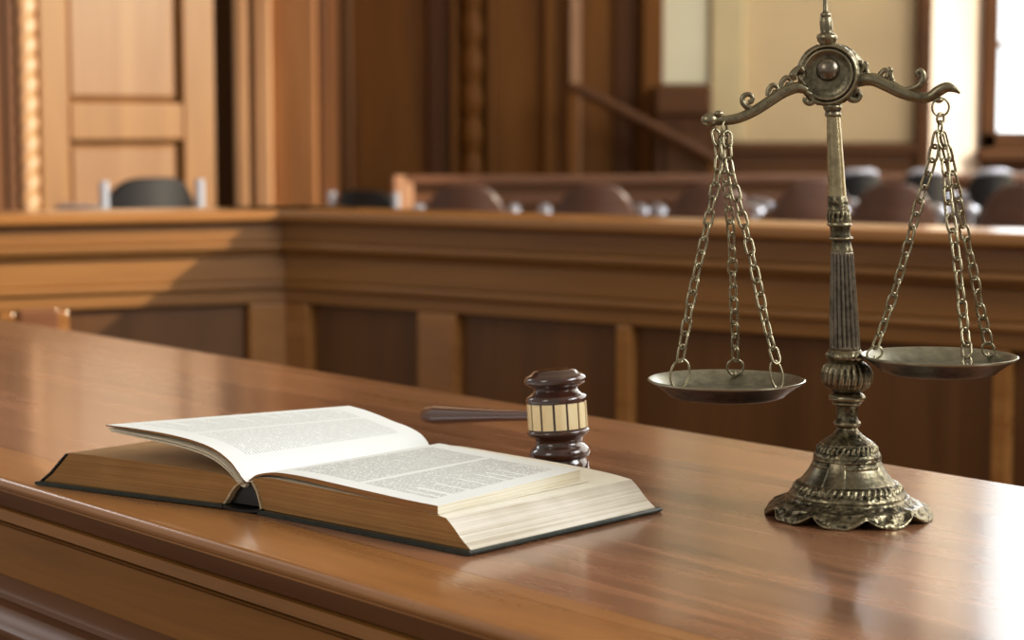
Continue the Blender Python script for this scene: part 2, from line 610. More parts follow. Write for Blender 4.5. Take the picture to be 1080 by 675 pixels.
lwall('wall_left', boxes((-1.6, T1, .05, .25, 0, ROOM_H)), 'door')
zy = lambda py: height(py, 7.9)
lwall('trim_60', boxes((-1.6, lt(2), -.02, .06, 0, ROOM_H)), 'wall_dark', bevel=.01)  # dark wood chosen to imitate shade on this sunlit strip
lwall('trim_61', boxes((lt(2), lt(24), .03, .06, 0, ROOM_H), (lt(8), lt(12), .0, .05, 0, ROOM_H)), 'wall_dark')  # same dark wood, imitating the shade beside the rope column
lwall('door_1', boxes((lt(42), lt(74), 0, .06, 0, ROOM_H), (lt(194), T1, 0, .06, 0, ROOM_H),
                      (lt(74), lt(194), 0, .06, zy(149), zy(108)), (lt(74), lt(194), 0, .06, 0, .25),
                      (lt(74), lt(194), 0, .06, 3.6, ROOM_H)), 'door', bevel=.012)
for i, (z0, z1) in enumerate(((.25, zy(149)), (zy(108), 3.6))):
    b = bmesh.new()
    x0, x1, m_ = lt(74), lt(194), .03
    o_ = [b.verts.new(v) for v in ((x0, .05, z0), (x1, .05, z0), (x1, .05, z1), (x0, .05, z1))]
    i_ = [b.verts.new(v) for v in ((x0 + m_, .028, z0 + m_), (x1 - m_, .028, z0 + m_), (x1 - m_, .028, z1 - m_), (x0 + m_, .028, z1 - m_))]
    for q in range(4):
        b.faces.new((o_[q], o_[(q + 1) % 4], i_[(q + 1) % 4], i_[q]))
    b.faces.new(i_)
    lwall('trim_7%d' % i, b, 'door_panel')
# twisted rope column beside the door
b = bmesh.new()
R0 = (lt(42) - lt(22)) * .5
seg = 24
zs_ = [i * .012 for i in range(int(ROOM_H / .012))]
lathe(b, [(R0, z) for z in zs_], seg, mod=lambda r, z, a: (r * (.76 + .28 * abs(math.cos(1.0 * a - z * 42))), z))
bmesh.ops.transform(b, matrix=Matrix.Diagonal((1, .45, 1, 1)), verts=b.verts)
o = lwall('trim_62', b, 'wall_pale', smooth=True, angle=80)
o.location = Vector((LQ.x, LQ.y, 0)) + ld * lt(33) - Vector((ld.y, -ld.x, 0)) * .02

# dark return and tall pilasters between door and panelling
Yp = 9.3
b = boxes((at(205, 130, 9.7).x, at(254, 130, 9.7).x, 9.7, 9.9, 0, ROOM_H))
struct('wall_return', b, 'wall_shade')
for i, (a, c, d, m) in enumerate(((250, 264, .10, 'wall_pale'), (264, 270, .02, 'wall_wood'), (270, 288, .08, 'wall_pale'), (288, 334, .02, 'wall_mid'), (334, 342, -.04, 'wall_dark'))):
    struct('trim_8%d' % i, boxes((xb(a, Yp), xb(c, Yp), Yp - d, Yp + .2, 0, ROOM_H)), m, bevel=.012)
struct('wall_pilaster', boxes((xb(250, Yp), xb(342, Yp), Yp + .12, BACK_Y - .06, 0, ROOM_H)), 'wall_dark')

# ------------------------------------------------------------------ dark pulpit block and handrail by the back wall
Yb = 10.56
b = bmesh.new()
x0, x1, z1 = xb(690, Yb), xb(756, Yb), height(90, Yb)
blk = empty('panelled_pulpit', 'dark brown panelled pulpit against the back wall below a pale panel', 'pulpit', ((x0 + x1) / 2, Yb, 0))
hw = (x1 - x0) / 2
link('pulpit_body', boxes((-hw, hw, 0, .38, 0, z1 - .16)), 'wall_dark', blk, bevel=.01)
link('pulpit_cap', boxes((-hw - .0, hw - .03, -.03, .38, z1 - .16, z1)), 'wainscot', blk, bevel=.02)
link('pulpit_panel', boxes((-hw + .06, hw - .06, -.015, .0, .6, z1 - .26)), 'wainscot', blk, bevel=.01)

Yh = 10.35
pA, pB = at(598, 95, Yh), at(760, 172, Yh + .1)
hr = empty('stair_handrail', 'sloping dark wooden handrail in front of the brown wall panelling', 'handrail', (pA.x, Yh, 0))
o0 = Vector((pA.x, Yh, 0))
path, rr = smooth_path([pA - o0 + Vector((-.0, 0, .0)), pA - o0 + Vector((.06, 0, .0)), pA - o0 + (pB - pA) * .3 + Vector((0, 0, .03)), pB - o0], [.028, .03, .03, .03])
link('rail', tube(bmesh.new(), path, rr, 12, flat=1.2), 'wall_dark', hr, smooth=True)
for f in (.04, .96):
    q = pA + (pB - pA) * f - o0
    link('newel_post', boxes((q.x - .03, q.x + .03, q.y - .03, q.y + .03, 0, q.z)), 'wall_wood', hr, bevel=.006)

# ------------------------------------------------------------------ panelled counter (two runs meeting at a corner)
C0 = on_z(297, 221, .91)
CR = on_z(1080, 246, .91)
CL = on_z(0, 226, .91)
dr = Vector((CR.x - C0.x, CR.y - C0.y, 0)).normalized()
dl = Vector((CL.x - C0.x, CL.y - C0.y, 0)).normalized()
ctr = empty('panelled_counter', 'long brown panelled counter with an inside corner behind the desk', 'counter', (C0.x, C0.y, 0))


def counter_run(d, sgn, length, panels, top_ext):
    """local: s along run, out toward the viewer, z"""
    out = Vector((d.y, -d.x, 0)) * sgn
    rz = math.atan2(d.y, d.x)

    def add(name, bm, mat, bevel=.004):
        o = link(name, bm, mat, ctr, bevel=bevel)
        o.rotation_euler = (0, 0, rz)
        return o

    def bx(s0, s1, o0, o1, z0, z1):
        a, c = (-o1, -o0) if sgn > 0 else (o0, o1)
        return (s0, s1, a, c, z0, z1)
    add('countertop', boxes(bx(-.2, length, -.20, .03, .884, .91)), 'counter_top', .008)
    add('fascia', boxes(bx(-.1, length, -.1, -.005, .835, .884)), 'counter')
    add('moulding', boxes(bx(-.1, length, -.1, .012, .818, .835), bx(-.1, length, -.1, -.002, .806, .818)), 'counter', .006)
    add('frieze', boxes(bx(-.1, length, -.1, -.02, .742, .806)), 'counter')
    add('moulding', boxes(bx(-.1, length, -.1, -.008, .724, .742)), 'counter', .006)
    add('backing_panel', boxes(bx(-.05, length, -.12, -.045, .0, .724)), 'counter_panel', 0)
    add('top_rail', boxes(bx(-.05, length, -.06, -.02, .69, .724)), 'counter')
    add('bottom_rail', boxes(bx(-.05, length, -.06, -.02, .08, .22)), 'counter')
    add('plinth', boxes(bx(-.05, length, -.06, .0, .0, .08)), 'counter')
    for s0, s1 in panels:
        add('stile', boxes(bx(s0, s1, -.06, -.018, .22, .69)), 'counter_top', .006)


tr = lambda px: along(px, C0, dr)
tl = lambda px: along(px, C0, dl)
counter_run(dr, 1, 3.2, [(-.02, tr(317)), (tr(433), tr(474)), (tr(645), tr(661)), (tr(1048), tr(1068)), (2.3, 2.4)], 0)
o = link('sunlit_panel', boxes((tl(54), tl(13), .019, .04, .25, .70)), 'pew', ctr, bevel=.004)  # added lighter panel, sunlight on the counter put into its colour
o.rotation_euler = (0, 0, math.atan2(dl.y, dl.x))
counter_run(dl, -1, 1.9, [(-.02, tl(262)), (tl(70), tl(55)), (tl(12), tl(-6)), (1.3, 1.4)], 0)

# ------------------------------------------------------------------ pew rail and chairs beyond the counter
Ye = 9.9
q = at(424, 185, Ye)
pw = empty('wooden_pew', 'long wooden pew back with a pale end post behind the chairs', 'pew', (q.x, Ye, 0), math.atan2(.5, 3.2))
zr = q.z
link('end_post', boxes((-.05, .05, -.05, .05, 0, zr)), 'pew_post', pw, bevel=.012)
link('top_rail', boxes((.0, 3.3, -.05, .05, zr - .045, zr)), 'pew', pw, bevel=.012)
link('back_panel', boxes((.03, 3.3, -.015, .02, .1, zr - .045)), 'wainscot', pw)
link('lower_rail', boxes((.05, 3.3, -.035, .0, zr - .14, zr - .1)), 'pew', pw, bevel=.008)


def arch_back(w, z0, z1, th, curve, n=20, drop=.42, ex=3.2):
    """rounded-top back, gently bowed"""
    bm = bmesh.new()
    fr, bk = [], []
    pts = []
    for i in range(n + 1):
        t = -1 + 2 * i / n
        pts.append((t * w / 2, z1 - (z1 - z0) * drop * abs(t) ** ex))
    rows = 6
    g0 = [[bm.verts.new((x, curve * (1 - (2 * x / w) ** 2), z0 + (zt_ - z0) * j / rows)) for j in range(rows + 1)] for x, zt_ in pts]
    g1 = [[bm.verts.new((x, curve * (1 - (2 * x / w) ** 2) + th, z0 + (zt_ - z0) * j / rows)) for j in range(rows + 1)] for x, zt_ in pts]
    for i in range(n):
        for j in range(rows):
            bm.faces.new((g0[i][j], g0[i + 1][j], g0[i + 1][j + 1], g0[i][j + 1]))
            bm.faces.new((g1[i][j], g1[i][j + 1], g1[i + 1][j + 1], g1[i + 1][j]))
        bm.faces.new((g0[i][rows], g0[i + 1][rows], g1[i + 1][rows], g1[i][rows]))
        bm.faces.new((g0[i][0], g1[i][0], g1[i + 1][0], g0[i + 1][0]))
    for i in (0, n):
        for j in range(rows):
            bm.faces.new((g0[i][j], g0[i][j + 1], g1[i][j + 1], g1[i][j]))
    return bm


def make_chair(name, label, cat, group, back, h, w, arm_mat, posts=False, th=.03, drop=.42, ex=3.2):
    c = empty(name, label, cat, group=group)
    link('backrest', arch_back(w, .42, h, th, -.05, 24, drop, ex), back, c, smooth=True, bevel=.008)
    link('seat', boxes((-w * .48, w * .48, .04, .42, .42, .46)), back, c, bevel=.015)
    for s in (-1, 1):
        xa = s * (w * .5 + .006)
        arm = bmesh.new()
        tube(arm, [(xa, .0, h - .125), (xa, .03, h - .112), (xa, .28, h - .112), (xa, .33, h - .125)], [.012, .02, .02, .012], 12, flat=1.3)
        link('armrest', arm, arm_mat, c, smooth=True)
        link('arm_post', tube(bmesh.new(), [(xa, .2, .0), (xa, .2, h - .12)], .012, 8), 'chrome', c, smooth=True)
        if posts:
            link('back_post', tube(bmesh.new(), [(xa, -.02, .0), (xa, -.02, h - .01)], .016, 10), 'chrome', c, smooth=True)
        link('leg', tube(bmesh.new(), [(s * w * .44, .02, 0), (s * w * .44, .04, .43)], .015, 8), 'chair_wood', c, smooth=True)
        link('leg', tube(bmesh.new(), [(s * w * .44, .40, 0), (s * w * .44, .38, .43)], .015, 8), 'chair_wood', c, smooth=True)
    return c


def copy_thing(o):
    c = o.copy()
    COL.objects.link(c)
    for ch in list(o.children):
        d = ch.copy()
        COL.objects.link(d)
        d.parent = c
    return c


GA = 'round-backed wooden chairs behind the counter'
proto = make_chair('wooden_armchair', 'x', 'chair', GA, 'chair_wood', .872, .38, 'chrome')
row = [(490, 8.0, 0, 'round-backed wooden chair beside the pale pew post, leftmost of its row'),
       (627, 8.0, 0, 'round-backed wooden chair second from the pale pew post'),
       (749, 8.0, 0, 'round-backed wooden chair seen just left of the left pan chains'),
       (858, 8.7, 10, 'round-backed wooden chair just left of the scale column top'),
       (942, 8.0, -6, 'round-backed wooden chair between scale column and right pan chains'),
       (1080, 8.0, -10, 'round-backed wooden chair at the right edge below the window')]
for i, (px, Y, rz, lab) in enumerate(row):
    o = proto if i == 0 else copy_thing(proto)
    o.location = (at(px, 195, Y).x, Y, 0)
    o.rotation_euler = (0, 0, math.radians(rz))
    o['label'] = lab
GB = 'dark glossy chairs in the rear row'
proto2 = make_chair('dark_armchair', 'x', 'chair', GB, 'chair_dark', .885, .22, 'chrome', th=.05, drop=.16, ex=5)
link('back_glint', tube(bmesh.new(), [(-.08, -.03, .878), (-.05, -.035, .886), (.05, -.035, .886), (.08, -.03, .878)], [.008, .015, .015, .008], 12), 'chrome', proto2, smooth=True)  # pale bar added to imitate window glints on the back's top
row2 = [(906, 9.3, 'dark glossy chair in the rear row right of the scale column'),
        (976, 9.3, 'dark glossy chair in the rear row just left of the right chains'),
        (1047, 9.3, 'dark glossy chair in the rear row below the bright window')]
for i, (px, Y, lab) in enumerate(row2):
    o = proto2 if i == 0 else copy_thing(proto2)
    o.location = (at(px, 178, Y).x, Y, 0)
    o['label'] = lab
GC = 'dark chairs with pale posts left of the pew'
proto3 = make_chair('leather_chair', 'dark chair with pale metal posts in front of the panelled door', 'chair', GC, 'chair_dark', .925, .36, 'chrome', True, drop=.2, ex=4)
proto3.location = (at(158, 200, 6.9).x, 6.9, 0)
proto3.rotation_euler = (0, 0, math.radians(40))
o = make_chair('leather_chair', 'x', 'chair', GC, 'chair_dark', .82, .32, 'chrome', True, drop=.2, ex=4)
o['label'] = 'dark chair with pale metal arm just left of the pew end post'
o.location = (at(386, 200, 8.8).x, 8.8, 0)
o.location.z = 0
o.rotation_euler = (0, 0, math.radians(-28))

# ------------------------------------------------------------------ the desk
DO = Vector((-.24, 1.643, 0))
dx = Vector((.648, -.7615, 0)).normalized()
DW = .733
desk = empty('judges_desk', 'large polished brown wooden desk with moulded front in the foreground', 'desk', DO, math.atan2(dx.y, dx.x))
XL, XR = -2.15, 1.15
Zt = DESK_Z


def dpart(name, bm, mat, **kw):
    return link(name, bm, mat, desk, **kw)


dpart('desk_top', boxes((XL + .1, XR - .1, .0893, .589, Zt - .03, Zt)), 'desk_field')
sw = lambda s, p, q: (s, p, q)
nose = [(.0885, Zt)] + [(.007 - .007 * math.sin(t * PI / 20), Zt - .007 + .007 * math.cos(t * PI / 20)) for t in range(11)]
nose += [(.0006, Zt - .0095), (.002, Zt - .0112), (.0034, Zt - .0122), (.0034, Zt - .0138), (.0085, Zt - .0305), (.0885, Zt - .0305)]
JX = (on_z(476, 625, DESK_Z) - DO).dot(dx)
for a, c in ((XL, JX), (JX + .0003, XR)):
    dpart('front_border', prism(bmesh.new(), nose, a, c, sw, [0] * 15 + [1, 1, 0]), ['desk_border', 'desk_dark'], smooth=True, angle=30)
dpart('rear_border', boxes((XL, XR, .589, DW, Zt - .03, Zt)), 'desk_rear', bevel=0)
dpart('end_border', boxes((XL, XL + .0995, .0885, .589, Zt - .03, Zt)), 'desk_border', bevel=.001)
dpart('end_border', boxes((XR - .0995, XR, .0885, .589, Zt - .03, Zt)), 'desk_border', bevel=.001)
fasc = [(.03, Zt - .0305), (.013, Zt - .0305), (.013, Zt - .0325), (.0048, Zt - .0328), (.0028, Zt - .0430), (.011, Zt - .0434), (.012, Zt - .0458), (.006, Zt - .0463), (.008, Zt - .0484), (.013, Zt - .0492), (.013, Zt - .053), (.03, Zt - .053)]
dpart('edge_moulding', prism(bmesh.new(), fasc, XL + .01, XR - .01, sw), 'desk_face', smooth=True, angle=25)
dpart('front_panel', boxes((XL + .02, XR - .02, .0105, .05, .05, Zt - .0515)), 'desk_face')
lz = Zt - .1015
ledge = [(.0105, lz), (-.012, lz - .002), (-.017, lz - .005), (-.018, lz - .010), (-.015, lz - .014), (-.014, lz - .020), (-.018, lz - .026), (-.027, lz - .030), (-.032, lz - .034), (-.033, lz - .040), (-.030, lz - .046), (-.028, lz - .054), (-.028, lz - .20), (.0105, lz - .20)]
dpart('base_moulding', prism(bmesh.new(), ledge, XL - .02, XR + .02, sw), 'desk_dark', smooth=True, angle=40)
dpart('plinth', boxes((XL, XR, -.02, .05, 0, lz - .20)), 'desk_face')
dpart('rear_panel', boxes((XL + .02, XR - .02, DW - .06, DW - .03, 0, Zt - .03)), 'desk_face')
for e in (XL + .02, XR - .05):
    dpart('end_panel', boxes((e, e + .03, .05, DW - .06, 0, Zt - .03)), 'desk_face')

# ------------------------------------------------------------------ the open book
S0 = on_z(262, 541, DESK_Z)
V = Vector((.672, .7406, 0)).normalized()
UR = Vector((.7406, -.672, 0)).normalized()
L0 = on_z(41, 512, DESK_Z)
UL = Vector((L0.x - S0.x, L0.y - S0.y, 0)).normalized()
book = empty('open_book', 'thick open law book with dark green cover lying on the desk edge', 'book', S0)
BL = .2526


def bR(v, u, z):
    return UR * u + V * v + Vector((0, 0, z))


def bL(v, u, z):
    return UL * u + V * v + Vector((0, 0, z))


def curve2(pts, sub=5):
    return [(p.x, p.y) for p in smooth_path([(a, b_, 0) for a, b_ in pts], sub=sub)]


CT = .0042
# covers
cov = lambda u0, u1: [(u0, .0004), (u1 - .002, .0004), (u1, .0018), (u1, .0032), (u1 - .0015, CT + .0004), (u0, CT)]
o = link('cover', prism(bmesh.new(), cov(.012, .2755), 0, BL, bR), 'cover', book, smooth=True, angle=35)
o = link('cover', prism(bmesh.new(), [(.03, .0014), (.262, .0003), (.2655, .0014), (.2655, .003), (.262, CT), (.03, CT + .0006)], -.001, BL, bL), 'cover', book, smooth=True, angle=35)
# cloth spine sagging between the covers
sp = []
n = 12
up, dn = [], []
for i in range(n + 1):
    t = i / n
    pt = UL * (.036 * (1 - t)) + UR * (.016 * t)
    z = .0052 - .0026 * math.sin(t * PI)
    up.append((pt, z))
b = bmesh.new()
g = [[b.verts.new(p + V * v + Vector((0, 0, z + dz))) for p, z in up] for v in (0, BL) for dz in (0, -.0024)]
for i in range(n):
    b.faces.new((g[0][i], g[0][i + 1], g[2][i + 1], g[2][i]))
    b.faces.new((g[1][i], g[3][i], g[3][i + 1], g[1][i + 1]))
    b.faces.new((g[0][i], g[1][i], g[1][i + 1], g[0][i + 1]))
    b.faces.new((g[2][i], g[2][i + 1], g[3][i + 1], g[3][i]))
for i in (0, n):
    b.faces.new((g[0][i], g[2][i], g[3][i], g[1][i]))
link('spine', b, 'cover_black', book, smooth=True)

# right page block
top = curve2([(.0005, .0295), (.008, .0325), (.03, .0342), (.08, .0335), (.16, .0322), (.215, .030), (.2435, .0272)])
prof = [(.0145, CT + .0004), (.0125, .012), (.0085, .021), (.003, .0275)] + top
fe = curve2([(.2435, .0272), (.2515, .021), (.2605, .0125), (.2715, CT + .0004)], 4)[1:]
prof = prof + fe
mi = [0] * len(prof)
for i in range(len(prof)):
    if i < 3:
        mi[i] = 3
    elif i < 3 + len(top):
        mi[i] = 2
    elif i < len(prof) - 1:
        mi[i] = 1
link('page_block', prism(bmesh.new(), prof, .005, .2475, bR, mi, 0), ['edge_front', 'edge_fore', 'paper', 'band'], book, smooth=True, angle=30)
# left page block
topL = curve2([(.0165, .0245), (.0215, .0285), (.035, .0318), (.08, .0335), (.133, .0345), (.193, .0352), (.224, .0345)])
profL = [(.0345, CT + .0006), (.030, .010), (.0255, .0165), (.020, .0225)] + topL + [(.2335, .025), (.2465, .0125), (.2585, CT)]
mi = [0] * len(profL)
for i in range(len(profL)):
    if i < 3:
        mi[i] = 3
    elif i < 3 + len(topL):
        mi[i] = 2
    elif i < len(profL) - 1:
        mi[i] = 1
link('page_block', prism(bmesh.new(), profL, .004, .2475, bL, mi, 0), ['edge_front', 'edge_front', 'paper_shaded', 'band'], book, smooth=True, angle=30)
# dark strip standing in for the shade along the left fore-edge
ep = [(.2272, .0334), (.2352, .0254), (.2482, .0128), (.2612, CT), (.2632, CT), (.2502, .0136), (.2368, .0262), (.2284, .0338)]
link('fore_edge_shade', prism(bmesh.new(), ep, .0034, .246, bL), 'cover_black', book)
# cream headbands bowing over the hollow spine
for fn, pts in ((bR, [(.0138, CT), (.0118, .012), (.0078, .021), (.0015, .0282)]), (bL, [(.0338, CT), (.0293, .010), (.0248, .0165), (.0190, .0228), (.012, .0268)])):
    c = curve2(pts, 5)
    th = .0021
    ring = c + [(p - th * (1 if fn is bR else 1), q_ - .0004) for p, q_ in reversed(c)]
    link('headband', prism(bmesh.new(), ring, .0035, .2465, fn), 'band', book, smooth=True, angle=40)
# black sheet inside the spine hollow, standing in for its shade
b = bmesh.new()
pts = [UL * .031 + Vector((0, 0, CT + .001)), UL * .019 + Vector((0, 0, .0205)), Vector((0, 0, .027)) + UL * .006, UR * .006 + Vector((0, 0, .020)), UR * .0105 + Vector((0, 0, CT + .001))]
vs = [b.verts.new(p + V * .010) for p in pts]
b.faces.new(vs)
link('spine_hollow_shade', b, 'cover_black', book)


def sheet(name, near, far, v0, v1, th0, th1, fn, mats, rows=14, vcorner=0.0, droop=0.0):
    """leaf bundle: near/far profiles [(u, z)] of equal length, thickness profile along u; UVs on the top"""
    bm = bmesh.new()
    uvl = bm.loops.layers.uv.new('UVMap')
    n = len(near)
    top, bot = [], []
    for j in range(rows + 1):
        t = j / rows
        rt, rb = [], []
        for i in range(n):
            s = i / (n - 1)
            u = near[i][0] * (1 - t) + far[i][0] * t
            z = near[i][1] * (1 - t) + far[i][1] * t + droop * math.sin(t * PI) * math.sin(s * PI)
            v = v0 + (v1 - vcorner * s - v0) * t
            th = (th0[i] * (1 - t) + th1[i] * t)
            rt.append(bm.verts.new(fn(v, u, z)))
            rb.append(bm.verts.new(fn(v, u, z - th)))
        top.append(rt)
        bot.append(rb)

    def face(vs, m, uvs=None):
        f = bm.faces.new(vs)
        f.material_index = m
        if uvs:
            for lp, w in zip(f.loops, uvs):
                lp[uvl].uv = w
        return f
    ln = [0]
    for i in range(1, n):
        ln.append(ln[-1] + math.hypot(near[i][0] - near[i - 1][0], near[i][1] - near[i - 1][1]))
    ln = [q_ / ln[-1] for q_ in ln]
    for j in range(rows):
        for i in range(n - 1):
            face((top[j][i], top[j][i + 1], top[j + 1][i + 1], top[j + 1][i]), 0,
                 [(ln[i], j / rows), (ln[i + 1], j / rows), (ln[i + 1], (j + 1) / rows), (ln[i], (j + 1) / rows)])
            face((bot[j][i], bot[j + 1][i], bot[j + 1][i + 1], bot[j][i + 1]), 1)
        face((top[j][n - 1], bot[j][n - 1], bot[j + 1][n - 1], top[j + 1][n - 1]), 2)
        face((top[j][0], top[j + 1][0], bot[j + 1][0], bot[j][0]), 3)
    for i in range(n - 1):
        face((top[0][i], bot[0][i], bot[0][i + 1], top[0][i + 1]), 3)
        face((top[rows][i], top[rows][i + 1], bot[rows][i + 1], bot[rows][i]), 2)
    return link(name, bm, mats, book, smooth=True, angle=40)


# right leaves: a thick bundle lying loose on the block
near = curve2([(-.0045, .0287), (.0067, .0350), (.0236, .0390), (.0428, .0408), (.0803, .0409), (.1404, .0387), (.1979, .0368), (.2345, .0362)], 4)
nn = len(near)
far = curve2([(-.0090, .0285), (.0020, .0345), (.0170, .0372), (.0350, .0382), (.0720, .0385), (.1280, .0388), (.1850, .0394), (.2220, .0398)], 4)
th0 = [.0010 + .0060 * (i / nn) ** 1.2 for i in range(nn)]
th1 = [.0015 + .0088 * (i / nn) ** 1.5 for i in range(nn)]
sheet('right_leaves', near, far, .0045, .2465, th0, th1, bR, ['page', 'paper', 'edge_leaf', 'edge_leaf_front'], vcorner=.046)
# one curled leaf under the bundle at its far corner
nearU = [(u + .001, z - .0073) for u, z in near[nn // 2:]]
farU = [(u + .002 + .006 * (i / (nn // 2)), z - .0095 - .0009 * i / nn) for i, (u, z) in enumerate(far[nn // 2:])]
sheet('loose_leaf', nearU, farU, .0055, .2465, [.0004] * len(nearU), [.0004] * len(nearU), bR, ['paper', 'paper', 'edge_leaf', 'edge_leaf_front'], vcorner=.043)

# left leaves: thin leaves springing up from the gutter and arching outwards
nl_ = [(.0060, .0268), (.0110, .0305), (.0165, .0365), (.0245, .0440), (.0405, .0529), (.0630, .0590), (.0973, .0632), (.1323, .0649), (.1621, .0656), (.1765, .0657)]
fl_ = [(.0105, .0280), (.0120, .0330), (.0150, .0385), (.0215, .0440), (.0330, .0490), (.0480, .0530), (.0650, .0582), (.0800, .0622), (.0920, .0645), (.0985, .0658)]
near, far = curve2(nl_, 4), curve2(fl_, 4)
nn = len(near)
sheet('left_leaves', near, far, .0045, .2470, [.0012 + .0010 * math.sin(PI * i / nn) for i in range(nn)], [.001] * nn, bL, ['page_washed', 'paper', 'edge_leaf', 'edge_leaf_front'], vcorner=.014)


def shifted(prof, off, cut):
    out = []
    m = int(len(prof) * cut)
    for i in range(m):
        s = i / (m - 1)
        a, c = prof[max(i - 1, 0)], prof[min(i + 1, len(prof) - 1)]
        d = Vector((c[0] - a[0], c[1] - a[1])).normalized()
        k_ = off(s)
        out.append((prof[i][0] + d.y * k_, prof[i][1] - d.x * k_))
    return out


for idx, (o1, o2, cut) in enumerate(((.0030, .0066, .985), (.0048, .0092, .955))):
    fN = lambda s, a=o1, c=o2: a + (c - a) * math.sin(min(1, s * 1.02) * PI) ** .8
    sheet('left_under_leaves', shifted(near, fN, cut), shifted(far, lambda s: .002 + .002 * idx, cut), .0050, .2460,
          [.0012] * int(nn * cut), [.0008] * int(nn * cut), bL, ['paper', 'paper', 'edge_leaf', 'edge_leaf'], vcorner=.014)

# ------------------------------------------------------------------ gavel
G0 = on_z(592, 509, DESK_Z)
gv = empty('gavel', 'dark turned wooden gavel with ivory banded head standing behind the open book', 'gavel', G0)
GP = 1.935 / F_PX
gp = [(24, 0), (29, 1), (30.5, 4), (30.5, 21), (29, 24), (28, 26), (31.5, 28.5), (32.5, 31), (32.5, 33.5), (31.5, 36), (29, 39), (25.5, 42), (25, 45), (26, 48), (28.5, 50), (31, 52), (33.2, 53.5), (33.5, 55.5), (32.5, 57.5), (31, 58), (31, 87), (32, 87.5), (32.5, 90), (31.5, 93), (28, 95), (24.5, 97.5), (23, 100), (24, 102.5), (28, 104.5), (31.5, 106.5), (33, 109), (33, 112), (31, 114.5), (27.5, 116.5), (24.5, 118), (23, 120), (19, 121.5), (10, 122), (.5, 122.2)]
tilt = Matrix.Rotation(math.radians(-3.5), 4, 'Y') @ Matrix.Rotation(math.radians(-2.5), 4, 'X')
b = lathe(bmesh.new(), [(r * GP, h * GP) for r, h in gp], 48)
bmesh.ops.transform(b, matrix=tilt, verts=b.verts)
head = link('gavel_head', b, 'gavel', gv, smooth=True, angle=50)
b = bmesh.new()
NS = 14
for i in range(NS):
    a0 = 2 * PI * (i + .085) / NS + .1
    a1 = 2 * PI * (i + .915) / NS + .1
    q0, q1 = [], []
    for j in range(5):
        a = a0 + (a1 - a0) * j / 4
        for z_, lst in ((59 * GP, q0), (86.3 * GP, q1)):
            lst.append((b.verts.new((31.9 * GP * math.cos(a), 31.9 * GP * math.sin(a), z_)), b.verts.new((30 * GP * math.cos(a), 30 * GP * math.sin(a), z_))))
    for j in range(4):
        b.faces.new((q0[j][0], q0[j + 1][0], q1[j + 1][0], q1[j][0]))
        b.faces.new((q0[j][0], q0[j][1], q0[j + 1][1], q0[j + 1][0]))
        b.faces.new((q1[j][0], q1[j + 1][0], q1[j + 1][1], q1[j][1]))
    for j in (0, 4):
        b.faces.new((q0[j][0], q1[j][0], q1[j][1], q0[j][1]))
bmesh.ops.transform(b, matrix=tilt, verts=b.verts)
link('ivory_band', b, 'ivory', head, smooth=True, angle=30)
hs = tilt @ Vector((0, 0, 72 * GP))
he = at(449, 438, 2.22) - G0
hd = (he - hs)
path, rr = smooth_path([hs + hd * .03, hs + hd * .2, hs + hd * .45, hs + hd * .7, hs + hd * .9, hs + hd * .985, hs + hd * 1.0], [.0052, .0054, .0066, .0090, .0112, .0092, .004])
link('handle', tube(bmesh.new(), path, rr, 16), 'gavel_handle', gv, smooth=True, angle=60)

# ------------------------------------------------------------------ balance scale
B0 = on_z(895, 543, DESK_Z)
BY = B0.y
sc = empty('balance_scale', 'antique brass balance scale with two chained pans standing on the desk', 'scale', B0)
CXS = [(560, 895), (480, 893.5), (394, 893.2), (369, 891.2), (266, 888), (207, 883), (124, 879), (75, 874.5), (20, 871), (-60, 868)]


def cx_at(y):
    for (y0, a), (y1, c) in zip(CXS, CXS[1:]):
        if y0 >= y >= y1:
            return a + (c - a) * (y0 - y) / (y0 - y1)
    return CXS[0][1] if y > CXS[0][0] else CXS[-1][1]


def pt(x, y, dY=0.0):
    return at(x, y, BY + dY) - B0


def PXM(y):
    p = at(895, y, BY)
    return (p.y * CP - (p.z - CAM_Z) * SP) / F_PX


def turned(name, prof, mat, seg=64, mod=None, parent=sc, step=None, angle=50):
    """profile of (radius px, y px) measured on the photo"""
    if step:
        prof = dense(prof, step)
    bm = bmesh.new()
    rings = []
    for r, y in prof:
        c = pt(cx_at(y), y)
        R = r * PXM(y)
        ring = []
        for k_ in range(seg):
            a = 2 * PI * k_ / seg
            rr, dz = mod(R, y, a) if mod else (R, 0)
            ring.append(bm.verts.new((c.x + rr * math.cos(a), c.y + rr * math.sin(a), max(.0002, c.z + dz))))
        rings.append(ring)
    for r0, r1 in zip(rings, rings[1:]):
        for k_ in range(seg):
            bm.faces.new((r0[k_], r0[(k_ + 1) % seg], r1[(k_ + 1) % seg], r1[k_]))
    bm.faces.new(rings[0])
    bm.faces.new(list(reversed(rings[-1])))
    return link(name, bm, mat, parent, smooth=True, angle=angle)


PM = PXM(520)
LOBES = 9


def skirt(R, y, a):
    t = max(0, min(1, (y - 521) / 22))         # 0 at the top of the skirt, 1 at its rim
    w = abs(math.sin(LOBES * a / 2 + .5))
    rr = R * (1 + t * (.05 * w - .035)) 
    rr += PM * 1.6 * t * math.sin(LOBES * 2 * a + y * .5) * (1 - t * .4)
    rr += PM * 2.2 * noise.noise(Vector((math.cos(a) * 9, math.sin(a) * 9, y * .22))) * min(1, t * 3)
    return rr, PM * (t ** 1.6) * 10.5 * (1 - w) ** 1.3


turned('base_skirt', [(60, 551), (82, 544), (86, 543), (86.5, 541), (84, 537), (80, 533), (78, 531), (77, 529.5), (72, 528), (69, 526.5), (66, 524.5), (64, 522), (62, 521), (55, 520)], 'brass_relief', 216, skirt, step=1.2, angle=180)


